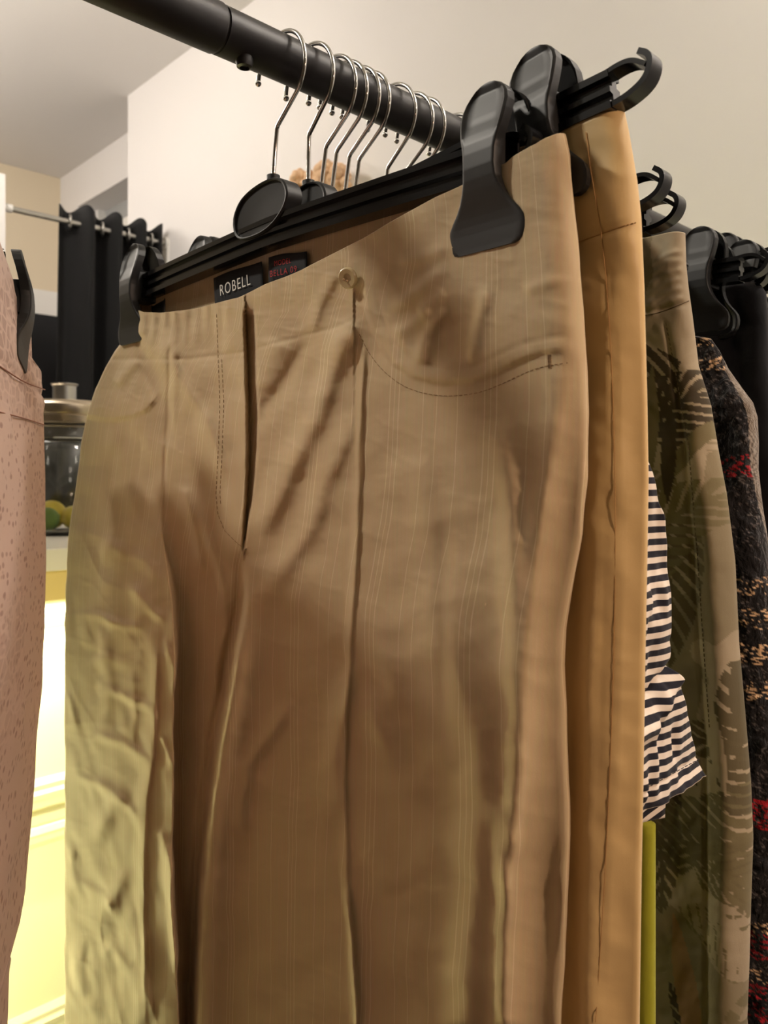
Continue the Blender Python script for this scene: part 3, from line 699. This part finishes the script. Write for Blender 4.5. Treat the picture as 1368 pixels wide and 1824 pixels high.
# ---- lime trousers, striped top --------------------------------------
XL_ = .4185
lime = empty('trousers', (XL_, .46, .15), label='lime green trousers, a narrow strip showing under the striped top', cat='trousers')
eR = np.r_[[[.262, .17], [.262, -.188]], yz([(1160, 1468), (1160, 1824)], XL_-.004), [[.21, -.85]]]
eL = np.array([(.66, .17), (.72, .05), (.74, -.85)])
o, *_ = body('trouser_body', lime, M['limecloth'], XL_, lambda z: .005, eL, eR, .16, -.8, NF=60, NZ=160, disp=lambda Y, Z: .0015*vnoise(Y*40, Z*12))
child(o)

XT = .4015
top = empty('striped_top', (.3954, .46, .15), label='navy and white striped jersey top with short sleeve, behind the yellow trousers', cat='top')
o, *_ = body('top_body', top, M['tee'], .3965, lambda z: .004, np.array([(.66, .14), (.72, 0), (.74, -.32)]), np.array([(.285, .14), (.27, 0), (.268, -.32)]), .14, -.30, NF=80, NZ=160, disp=lambda Y, Z: .001*vnoise(Y*30, Z*20), W=.45)
child(o)
SLY = .207                                # the sleeve hangs across the rail's direction: it faces the aisle
spx = [(1140, 770), (1152, 800), (1165, 850), (1180, 920), (1190, 1000), (1196, 1080), (1197, 1110), (1190, 1140), (1200, 1180), (1215, 1230), (1230, 1290), (1243, 1340), (1257, 1382)]
se = np.array([onY(a, b, SLY) for a, b in spx]); zt, zb_ = se[0, 2], se[-1, 2]
NR, NCs = 220, 70; V = []; UV = []
for i in range(NR):
    z = zt+(zb_-zt)*i/(NR-1); xr = np.interp(-z, -se[:, 2], se[:, 0]); xl = .372; k = i/(NR-1)
    for j in range(NCs):
        q = min(1, j/54); x = xl+(xr-xl)*q; a = max(0, (j-54)/15)*math.pi/2
        py_ = 770+612*k; w_ = (1-q)
        yb = .004*math.sin(z*70+x*40)*w_+.0022*float(vnoise(np.array(x*160), np.array(z*60)))
        yb += .007*math.exp(-((z-np.interp(x, [.40, .45], [-.118, -.092]))/.004)**2)*np.clip((x-.39)/.02, 0, 1)-.005*math.exp(-((z-np.interp(x, [.40, .45], [-.134, -.100]))/.006)**2)
        if abs(z-(zb_+.0125)) < .0012: yb += .0008
        V.append((x-.004*(1-math.cos(a)), SLY+yb+.030*math.sin(a)*(a > 0), z)); UV.append((x, -z))
o = grid_mesh('sleeve', np.array(V), NR, NCs, False, M['tee'], top, np.array(UV)); s_ = o.modifiers.new('cloth', 'SOLIDIFY'); s_.thickness = .0012; child(o)
# far side of the sleeve showing under its hem
A = [onY(p[0], p[1], SLY+.008) for p in ((1118, 1400), (1182, 1410), (1180, 1455), (1118, 1480))]; V = []
for i in range(12):
    for j in range(12):
        s, q = j/11, i/11; V.append((A[0]*(1-s)+A[1]*s)*(1-q)+(A[3]*(1-s)+A[2]*s)*q+np.array([0, .002*math.sin(s*4), 0]))
V = np.array(V); o = grid_mesh('sleeve_underside', V, 12, 12, False, M['tee'], top, np.c_[V[:, 0], -V[:, 2]+.25*V[:, 0]]); s_ = o.modifiers.new('cloth', 'SOLIDIFY'); s_.thickness = .0012; child(o)
bm = bmesh.new()
for k in range(22):
    x = .375+k*.005
    if x+.003 < np.interp(-(zb_+.0135), -se[:, 2], se[:, 0]): tube(bm, [(x, SLY-.0016, zb_+.0135), (x+.0032, SLY-.0016, zb_+.0135)], .00025, 5)
child(from_bm('hem_stitching', bm, M['label'], top, True))

# ---- printed garments ------------------------------------------------
def paint(o, cols):
    a = o.data.color_attributes.new('print', 'FLOAT_COLOR', 'POINT'); a.data.foreach_set('color', np.c_[cols, np.ones(len(cols))].astype(np.float32).ravel())
CXp = .5175
camo = empty('trousers', (HX[9], .46, .15), label='olive leaf print trousers right of the striped sleeve', cat='trousers')
eR = np.r_[yz([(1216, 403), (1218, 470), (1222, 510), (1229, 560), (1240, 650), (1262, 720), (1275, 800), (1290, 880), (1305, 1000), (1312, 1150), (1325, 1300), (1333, 1400), (1337, 1500), (1332, 1640), (1330, 1720), (1326, 1824)], CXp+.006), [[.17, -.95]]]
eL = np.array([(.66, .17), (.74, 0), (.76, -.95)])
def disp_c(Y, Z):
    px, py = to_px(np.full_like(Y, CXp), Y, Z); mm = .001
    d = ridge(px, py, [(1183, 560), (1200, 650), (1224, 800), (1240, 1000), (1250, 1150), (1262, 1300), (1266, 1500), (1268, 1840)], 5, 5, -1.4*mm, .03, 0)
    d += ridge(px, py, [(1205, 600), (1240, 800), (1272, 1000), (1290, 1200), (1300, 1500), (1300, 1840)], 26, 22, 4*mm, .2, 0)
    d += ridge(px, py, [(1150, 556), (1190, 550), (1230, 534)], 5, 5, -1.5*mm, .02, .02)
    for k in range(6): d += ridge(px, py, [(1150, 480+k*17), (1185, 455+k*17), (1222, 440+k*17)], 5, 5, .9*mm)
    return d+mm*(.9*vnoise(px/35, py/50)+.3*vnoise(px/12, py/15))
o, cX, cY, cZ = body('trouser_body', camo, M['camo'], lambda z: CXp+.008, lambda z: float(np.interp(-z, [-.2, 0, .3], [.008, .011, .015])), eL, eR, .168, -.72, NF=430, NZ=1000, NC=36, disp=disp_c)
nv = cX.size; yy, zz = cY.ravel(), cZ.ravel(); back = (np.arange(cX.shape[1])[None, :].repeat(cX.shape[0], 0) > 466).ravel()
light, mid, dk, tan = [np.array(lin(c)) for c in ((172, 158, 132), (122, 112, 80), (72, 62, 42), (168, 132, 96))]
n1 = vnoise(yy*28+4, zz*20); n2 = vnoise(yy*55, zz*44+9)
col = np.where((n1+.4*n2 > .05)[:, None], light, mid*.6+light*.4)
rg = np.random.default_rng(11)
for f in range(230):                                              # palm fronds: a bent rib with leaflets either side
    cy, cz = rg.uniform(.16, .70), rg.uniform(-.75, .17); a = rg.uniform(0, 2*math.pi); ln = rg.uniform(.035, .095); c3 = (dk, mid, dk*.5+mid*.5, light)[rg.integers(4)]
    m_ = (abs(yy-cy) < ln) & (abs(zz-cz) < ln)
    u_ = (yy[m_]-cy)*math.cos(a)+(zz[m_]-cz)*math.sin(a); v_ = -(yy[m_]-cy)*math.sin(a)+(zz[m_]-cz)*math.cos(a); v_ = v_-.8*u_**2/ln*.5
    s = u_/ln
    env = .34*ln*np.clip(1-s, 0, 1)**.6*np.clip((s+.35)/.25, 0, 1)
    ph = (s*7-np.abs(v_)/ln*9) % 1
    hit = (np.abs(v_) < env) & ((ph > .30) | (np.abs(v_) < .012*ln*2)); hit &= s < 1
    idx = np.nonzero(m_)[0][hit]; col[idx] = c3*(.9+.2*rg.random())
for f in range(60):                                               # broad blades
    cy, cz = rg.uniform(.16, .70), rg.uniform(-.75, .15); a = rg.uniform(.9, 2.4); ln = rg.uniform(.03, .06); c3 = (dk, mid, light, tan)[rg.integers(4)]
    u_ = (yy-cy)*math.cos(a)+(zz-cz)*math.sin(a); v_ = -(yy-cy)*math.sin(a)+(zz-cz)*math.cos(a)
    hit = (np.abs(u_) < ln) & (np.abs(v_) < .16*ln*(1-(u_/ln)**2)); col[hit] = c3
paint(o, np.clip(.85*col*(1+.12*n2)[:, None], 0, 1)); child(o)
def csurf(px, py):
    if not hasattr(csurf, 'p'): csurf.p = to_px(cX[:, :448], cY[:, :448], cZ[:, :448])
    i = np.argmin((csurf.p[0]-px)**2+(csurf.p[1]-py)**2); i = np.unravel_index(i, csurf.p[0].shape); return Vector(onX(px, py, cX[i]))
M['camo_stitch'] = mat('dark_olive_thread', (88, 74, 50), .8)
stitches('side_stitching', [[(1186, 575), (1203, 660), (1227, 800), (1243, 1000), (1253, 1150), (1264, 1300)]], M['camo_stitch'], camo, 9, .6, .00028, .0002, csurf)
seam('waist_seam', [[(1150, 562), (1172, 558), (1200, 548), (1228, 536)]], M['camo_stitch'], camo, csurf, .0003)

TX = .585
tw = empty('jacket', (.60, .46, .12), label='shaggy black tweed jacket with red and cream bands, right of leaf print trousers', cat='jacket')
eR = np.r_[yz([(1240, 598), (1262, 602), (1276, 622), (1292, 655), (1318, 692), (1336, 716), (1344, 742), (1346, 790), (1345, 835), (1352, 900), (1360, 950), (1366, 1000), (1374, 1080), (1390, 1250), (1400, 1500), (1400, 1824)], TX+.012), [[.15, -.6]]]
eL = eR.copy(); eL[:, 0] = np.interp(-eL[:, 1], [-.11, -.08, .0, .3, .7], [.30, .36, .5, .68, .7])
def disp_t(Y, Z):
    px, py = to_px(np.full_like(Y, TX), Y, Z)
    return .003*vnoise(px/40, py/60)+.0010*vnoise(Z*260+3, Y*300)
o, tX, tY, tZ = body('jacket_body', tw, M['tweed'], lambda z: TX+.016, lambda z: float(np.interp(-z, [-.1, 0, .1], [.006, .014, .017])), eL, eR, float(eR[0, 1]), -.62, NF=330, NZ=700, NC=48, disp=disp_t)
arc = np.cumsum(np.r_[np.zeros((1, tX.shape[0])), np.hypot(np.diff(tX, axis=1), np.diff(tY, axis=1)).T], axis=0).T
px = (arc*2600).ravel(); py = to_px(tX, tY, tZ)[1].ravel()
py0 = (HY-F*tZ/.60).ravel(); py = py0
fl = vnoise(px/4.6, py/7)+.5*vnoise(px/2.4, py/3.4+5); col = np.where((fl > .62)[:, None], np.array(lin((92, 86, 84))), np.array(lin((26, 24, 26))))
cre = np.array(lin((226, 190, 150))); red = np.array(lin((168, 20, 34)))
def band(y0, y1, c, dens=.15, every=0):
    m_ = (py > y0+6*vnoise(px/20, py*0)) & (py < y1) & (vnoise(px/5.5+y0, py/4.0) > dens)
    if every: m_ &= ((px-py*.5)/every % 1) < .55
    col[m_] = c
band(600, 616, cre, .1, 30); band(636, 660, cre, -.05, 40); band(816, 850, red, -.1, 34)
for y_ in (1018, 1075, 1135, 1195): band(y_, y_+32, cre, .12, 36)
band(1392, 1440, red, -.1); band(1600, 1625, cre, .12, 36); band(1612, 1660, red, -.1, 40); band(1680, 1704, cre, .12, 36); band(1700, 1760, red, -.1, 44); band(1770, 1824, red, .0, 44)
sd = np.zeros(tX.shape); k0 = 330; sd[:, k0-30:k0] = np.linspace(-1, 0, 30)[None, :]; sd[:, k0:k0+48] = np.arange(1, 49)[None, :]/49; sd[:, k0+48:] = 2
rpx, rpy = to_px(tX, tY, tZ); lo = np.interp(rpy, [620, 660, 720, 800, 900, 1000, 1040], [.9, .30, .22, .28, .42, .60, .95])
grey = ((sd > lo) & (sd < 2) & (rpy > 625) & (rpy < 1040)).ravel()
rib = np.where(((arc*900) % 1 < .4).ravel()[:, None], np.array(lin((96, 86, 76))), np.array(lin((150, 140, 128)))); col[grey] = rib[grey]
paint(o, col); child(o)

BX = .688
blk = empty('trousers', (.70, .46, .15), label='plain black trousers at the far right, under a black clip hanger', cat='trousers')
eR = np.r_[yz([(1340, 500), (1352, 505), (1362, 520), (1366, 570), (1368, 650), (1380, 800), (1395, 1000), (1400, 1824)], BX+.01), [[.2, -.9]]]
eL = np.array([(.66, .19), (.74, 0), (.76, -.9)])
o, bkX, bkY, bkZ = body('trouser_body', blk, M['blackcloth'], .70, lambda z: .012, eL, eR, .166, -.85, NF=120, NZ=240, disp=lambda Y, Z: .003*vnoise(Y*50, Z*9)+.001*vnoise(Y*120, Z*60)-.0015*np.exp(-((Z-.128+(Y-.3)*.05)/.0025)**2))
child(o)

# ---- pink snake print trousers on the turned hanger at the left --------
# local frame of that hanger: x across the cloth, y along the bar, z up, origin on the rail's axis
PA = -math.radians(27.5); PX = .1225
ph_ = hanger(PX, rot=PA, tilt=-.20, near=-.19, far=.197, label='black clip hanger turned askew at the left edge, gripping the pink trousers')
pink = empty('trousers', (PX, RY, RZ), (0, 0, PA), label='dusty pink snake print trousers at the left edge', cat='trousers')
eR = np.array([(-.22, -.08), (-.25, -.3), (-.26, -1.1)])
pk_px = [(60, 583), (66, 592), (74, 612), (75, 640), (79, 668), (81, 694), (78, 715), (78, 760), (77, 850), (76, 950), (74, 1050), (71, 1130), (64, 1220), (56, 1300), (49, 1400), (42, 1500), (38, 1570), (20, 1640), (2, 1700), (-40, 1824)]
def on_plane(px, py, x_loc):
    ux = Vector((math.cos(PA), math.sin(PA), 0)); P0 = Vector((PX, RY, RZ))+ux*x_loc; d = Vector(ray(px, py)); tpar = P0.dot(ux)/d.dot(ux); p = d*tpar-Vector((PX, RY, RZ))
    uy = Vector((-math.sin(PA), math.cos(PA), 0)); return (p.dot(uy), p.z)
eLp = np.array([on_plane(p[0]-5, p[1], .008) for p in pk_px]); eLp = np.r_[eLp, [[eLp[-1, 0]-.05, -1.1]]]
def T_p(z): return float(np.interp(-z, [.1, .2, .4, 1.], [.009, .012, .016, .018]))
def bd_p(Y, Z, s):
    f = s*(.0022*np.exp(-((Z+.225+.1*(Y-.2)*0)/.0025)**2)*-1+.0015*vnoise(Y*30, Z*30)+.002*vnoise(Y*12+3, Z*8)); return f
o, pX, pY, pZ = body('trouser_body', pink, M['snake'], 0.0, T_p, eLp, eR, -.135, -1.0, NF=60, NZ=300, NB=160, W=.45, bdisp=bd_p, top_f=lambda Y: -.135-.19*Y, top_b=lambda Y: -.135-.19*Y)
# the rail-side frame of this pair is already its parent's frame
def p_loc(px, py, x):
    a = on_plane(px, py, x); return Vector((x, a[0], a[1]))
M['pink_stitch'] = mat('rose_thread', (150, 108, 92), .8)
bm = bmesh.new()
for poly in ([(-4, 650), (20, 666), (45, 682), (80, 694)], [(-4, 733), (40, 744), (79, 757)]):
    tube(bm, [p_loc(*p, .0128) for p in smooth_path(poly)], .0005, 6)
from_bm('waist_seam', bm, M['pink_stitch'], pink, True)

# ------------------------------------------------------------------ counter, drawers, jar
YC = 1.6; ZC = onY(90, 978, YC)[2]; ZC2 = onY(90, 1018, YC)[2]; ZA = onY(90, 1068, YC+.02)[2]
CT = tag(from_bm('worktop', B((-.9, 1.45, YC, YC+.68, ZC2, ZC), bev=.003), M['counter']), 'pale stone worktop on the lit cream drawer unit', 'worktop')
cab = empty('drawer_unit', (.3, YC+.3, FLOOR), label='cream lacquered drawer unit glowing from the light under its worktop', cat='cabinet')
def cpart(name, bm, m, parent, smooth=False):
    base = Vector((.3, YC+.3, FLOOR))
    for v in bm.verts: v.co -= base
    return from_bm(name, bm, m, parent, smooth)
cpart('carcass', B((-.85, 1.42, YC+.11, YC+.62, FLOOR+.02, ZC2)), M['lacquer'], cab)
M['apron'] = mat('shaded_honey_wood_apron', (206, 182, 118), .45)  # wood tone made darker to stand for shade above the light strip
cpart('apron', B((-.87, 1.44, YC+.006, YC+.03, ZA, ZC2)), M['apron'], cab)
zd = [ZA+.0, -.695, -.70, FLOOR+.03]
edges = [-.85, -.28, .29, .86, 1.42]
def drawer(x0, x1, z1, z0):
    yf = YC+.085
    d = cpart('drawer', B((x0+.004, x1-.004, yf, yf+.03, z0+.004, z1-.004), bev=.003), M['lacquer'], cab)
    bm = bmesh.new()
    prof = [(0.0, .0), (.004, .010), (.016, .014), (.024, .008), (.034, .010), (.046, .002), (.046, -.004)]
    loops = []
    for off, h in prof:
        a = .022+off
        loops.append([bm.verts.new(p) for p in ((x0+a, yf-h, z0+a), (x1-a, yf-h, z0+a), (x1-a, yf-h, z1-a), (x0+a, yf-h, z1-a))])
    for A_, B_ in zip(loops, loops[1:]):
        for k in range(4): bm.faces.new((A_[k], A_[(k+1) % 4], B_[(k+1) % 4], B_[k]))
    cpart('moulding', bm, M['lacquer'], d)
for i in range(4):
    drawer(edges[i], edges[i+1], zd[0], zd[1]); drawer(edges[i], edges[i+1], zd[2], zd[3])
bm = bmesh.new(); box(bm, .05, .80, YC+.020, YC+.029, ZA-.0022, ZA)
for q in bm.verts: q.co -= Vector((.425, YC, ZA))
o = from_bm('light_strip', bm, M['led'], None); o.location = (.425, YC, ZA); tag(o, 'yellow green light strip under the worktop', 'light strip')
LED.location = (.425, YC+.0245, ZA-.0026); LED.rotation_euler = (-math.radians(12), 0, 0)

# tall tube lamp added out of view on the left: its greenish light rakes the trousers and fills the drawers
fl_ = empty('added_floor_lamp', (.27, 1.24, FLOOR), label='slim fill lamp added out of view with a yellow green light tube before the drawer unit', cat='lamp')
bm = bmesh.new(); lathe(bm, [(0, 0), (.10, 0), (.10, .012), (.012, .02), (.012, .12), (0, .12)], (0, 0, 0), 32); from_bm('base', bm, M['lamp_white'], fl_, True)
bm = bmesh.new(); cyl(bm, (0, 0, .12), (0, 0, FLOOR*-1-.40), .018, 24); m = mat('added_yellow_green_tube', (255, 250, 200), .4)
b_ = m.node_tree.nodes['Principled BSDF']; b_.inputs['Emission Color'].default_value = (1, .93, .42, 1); b_.inputs['Emission Strength'].default_value = 84
from_bm('light_tube', bm, m, fl_, True)
bm = bmesh.new(); lathe(bm, [(0, -FLOOR-.40), (.05, -FLOOR-.40), (.05, -FLOOR-.385), (0, -FLOOR-.38)], (0, 0, 0), 32); from_bm('cap', bm, M['lamp_white'], fl_, True)

JY = 2.03; jx = onY(115, 700, JY); JC = Vector((jx[0], JY, ZC)); JC0 = JC
jar = empty('storage_jar', JC, label='lidded glass jar of citrus fruit standing on the pale worktop', cat='jar')
def jz(py): return float(onY(115, py, JY)[2]-ZC)
h1 = jz(757); h2 = jz(790); R1 = .125
bm = bmesh.new()
lathe(bm, [(0, .0), (R1-.006, .0), (R1, .006), (R1, h2-.012), (R1-.004, h2-.004), (R1-.008, h2), (R1-.008, h2+.008), (R1-.013, h2+.010), (R1-.013, h1), (R1-.018, h1), (R1-.018, h2), (R1-.006, h2-.020), (R1-.006, .014), (R1-.012, .009), (0, .009)], (0, 0, .001), 72)
from_bm('glass_body', bm, M['glass'], jar, True)
bm = bmesh.new(); ht = jz(718)
lathe(bm, [(0, h1-.01), (R1-.02, h1-.01), (R1-.012, h1), (R1-.004, h1+.002), (R1-.003, h1+.018), (R1-.010, h1+.021), (R1-.008, h1+.026), (R1-.010, ht-.010), (R1-.016, ht-.006), (R1-.018, ht), (R1-.03, ht+.002), (0, ht+.002)], (0, 0, 0), 72)
lid = from_bm('lid', bm, M['champagne'], jar, True)
bm = bmesh.new(); hk = jz(684)
lathe(bm, [(0, ht), (.0285, ht), (.0285, hk-.006), (.0305, hk-.005), (.0330, hk-.002), (.0330, hk), (.030, hk), (.027, hk-.004), (0, hk-.004)], (0, 0, 0), 40)
from_bm('knob', bm, M['steel'], lid, True)
def fruit(px, py, r, Y, m, name, label):
    p = onY(px, py, Y)
    bm = bmesh.new(); t = bmesh.new(); lathe(t, [(0, -1.16*r), (.10*r, -1.10*r), (.22*r, -1.0*r)]+[(r*math.sin(a), -r*math.cos(a)) for a in np.linspace(.45, math.pi-.45, 18)]+[(.22*r, 1.0*r), (.10*r, 1.10*r), (0, 1.16*r)], (0, 0, 0), 28)
    bmesh.ops.transform(t, matrix=Matrix.Rotation(1.3, 4, 'Y'), verts=t.verts); merge(bm, t)
    o = from_bm(name, bm, m, None, True); o.location = (p[0], p[1], ZC+.011+r); return tag(o, label, 'fruit')
fruit(92, 918, .037, 2.05, M['lemon'], 'lemon', 'large pale yellow lemon behind the green lime in the jar')
fruit(84, 928, .029, 1.975, M['lime'], 'lime', 'green lime in front inside the glass jar')
fruit(131, 922, .030, 2.01, M['lemon'], 'lemon', 'yellow lemon right of the green lime in the jar')

# ------------------------------------------------------------------ curtain and its rod
pr0, pr1 = onY(8, 366, YR_), onY(297, 437, YR_); rz_ = (pr0[2]+pr1[2])/2
rod = empty('curtain_rod', (px_[0], YR_, rz_), label='thin metal curtain rod across the fitting alcove', cat='curtain rod')
bm = bmesh.new(); cyl(bm, (0, 0, 0), (XW-px_[0], 0, 0), .0095, 20); from_bm('rod', bm, M['steel'], rod, True)
bm = bmesh.new(); cyl(bm, (0, 0, 0), (.03, 0, 0), .014, 20); cyl(bm, (XW-px_[0]-.012, 0, 0), (XW-px_[0], 0, 0), .022, 20); box(bm, XW-px_[0]-.008, XW-px_[0], -.02, .02, -.11, .015, .002); from_bm('end_bracket', bm, M['white_trim'], rod, True)
cur = empty('curtain', (px_[0], YR_, rz_), label='black eyelet curtain bunched at the right end of its rod', cat='curtain')
x0 = onY(112, 400, YR_)[0]; x1 = onY(283, 430, YR_)[0]
n, mrows = 240, 60; V = []
for i in range(mrows):
    q = i/(mrows-1)
    for j in range(n):
        s = j/(n-1); x = x0+(x1-x0)*(s**.85)-px_[0]; wv = math.sin(s*2*math.pi*3.5+.6)
        z = .055-q*(rz_-FLOOR+.03)+.010*math.cos(s*2*math.pi*7)*(1-q)**6
        V.append((x+.012*math.sin(s*30+q*4)*q-.05*q*(1-s), .045*wv*(1-.25*q), z))
o = grid_mesh('curtain_cloth', np.array(V), mrows, n, False, M['curtain'], cur); s_ = o.modifiers.new('cloth', 'SOLIDIFY'); s_.thickness = .003
for k in range(7):
    s = (k+.5-.6/math.pi)/7
    if s <= 0.02: continue
    x = x0+(x1-x0)*(s**.85)-px_[0]
    bm = bmesh.new(); tube(bm, [(x+.004*math.cos(a)*0+.006*(-1)**k*math.cos(a), .02*math.cos(a), .022*math.sin(a)) for a in np.linspace(0, 2*math.pi, 25)], .0045, 8); from_bm('eyelet', bm, M['steel'], cur, True)

# ------------------------------------------------------------------ soft bunch on the far wall, seen between the hooks
fl = empty('dried_flowers', tuple(onX(585, 318, XW-.01)), label='peach dried flower bunch on the white wall, seen between the hanger hooks', cat='decoration')
rg = np.random.default_rng(3); base = Vector(fl.location)
bm = bmesh.new()
for (a, b, r) in ((582, 312, .045), (562, 318, .035), (602, 314, .04), (572, 306, .03), (593, 305, .03), (533, 315, .026), (528, 322, .024), (545, 322, .02), (585, 330, .05), (610, 326, .03), (555, 330, .03), (530, 330, .02)):
    p = Vector(onX(a, b, XW-.07))-base
    for k in range(14):
        dv = Vector(rg.normal(size=3)).normalized()*r*.55; ball(bm, p+dv, r*.42, 8)
from_bm('blossoms', bm, M['peach'], fl, True)
bm = bmesh.new()
for k in range(9):
    tube(bm, [Vector((-.008, (k-4)*.004, -.16)), Vector((-.02, (k-4)*.012, -.08)), Vector((-.05, (k-4)*.02, .0))], .003, 6)
box(bm, -.02, .01, -.02, .02, -.14, -.11, .003)
from_bm('stems', bm, M['peach'], fl, True)
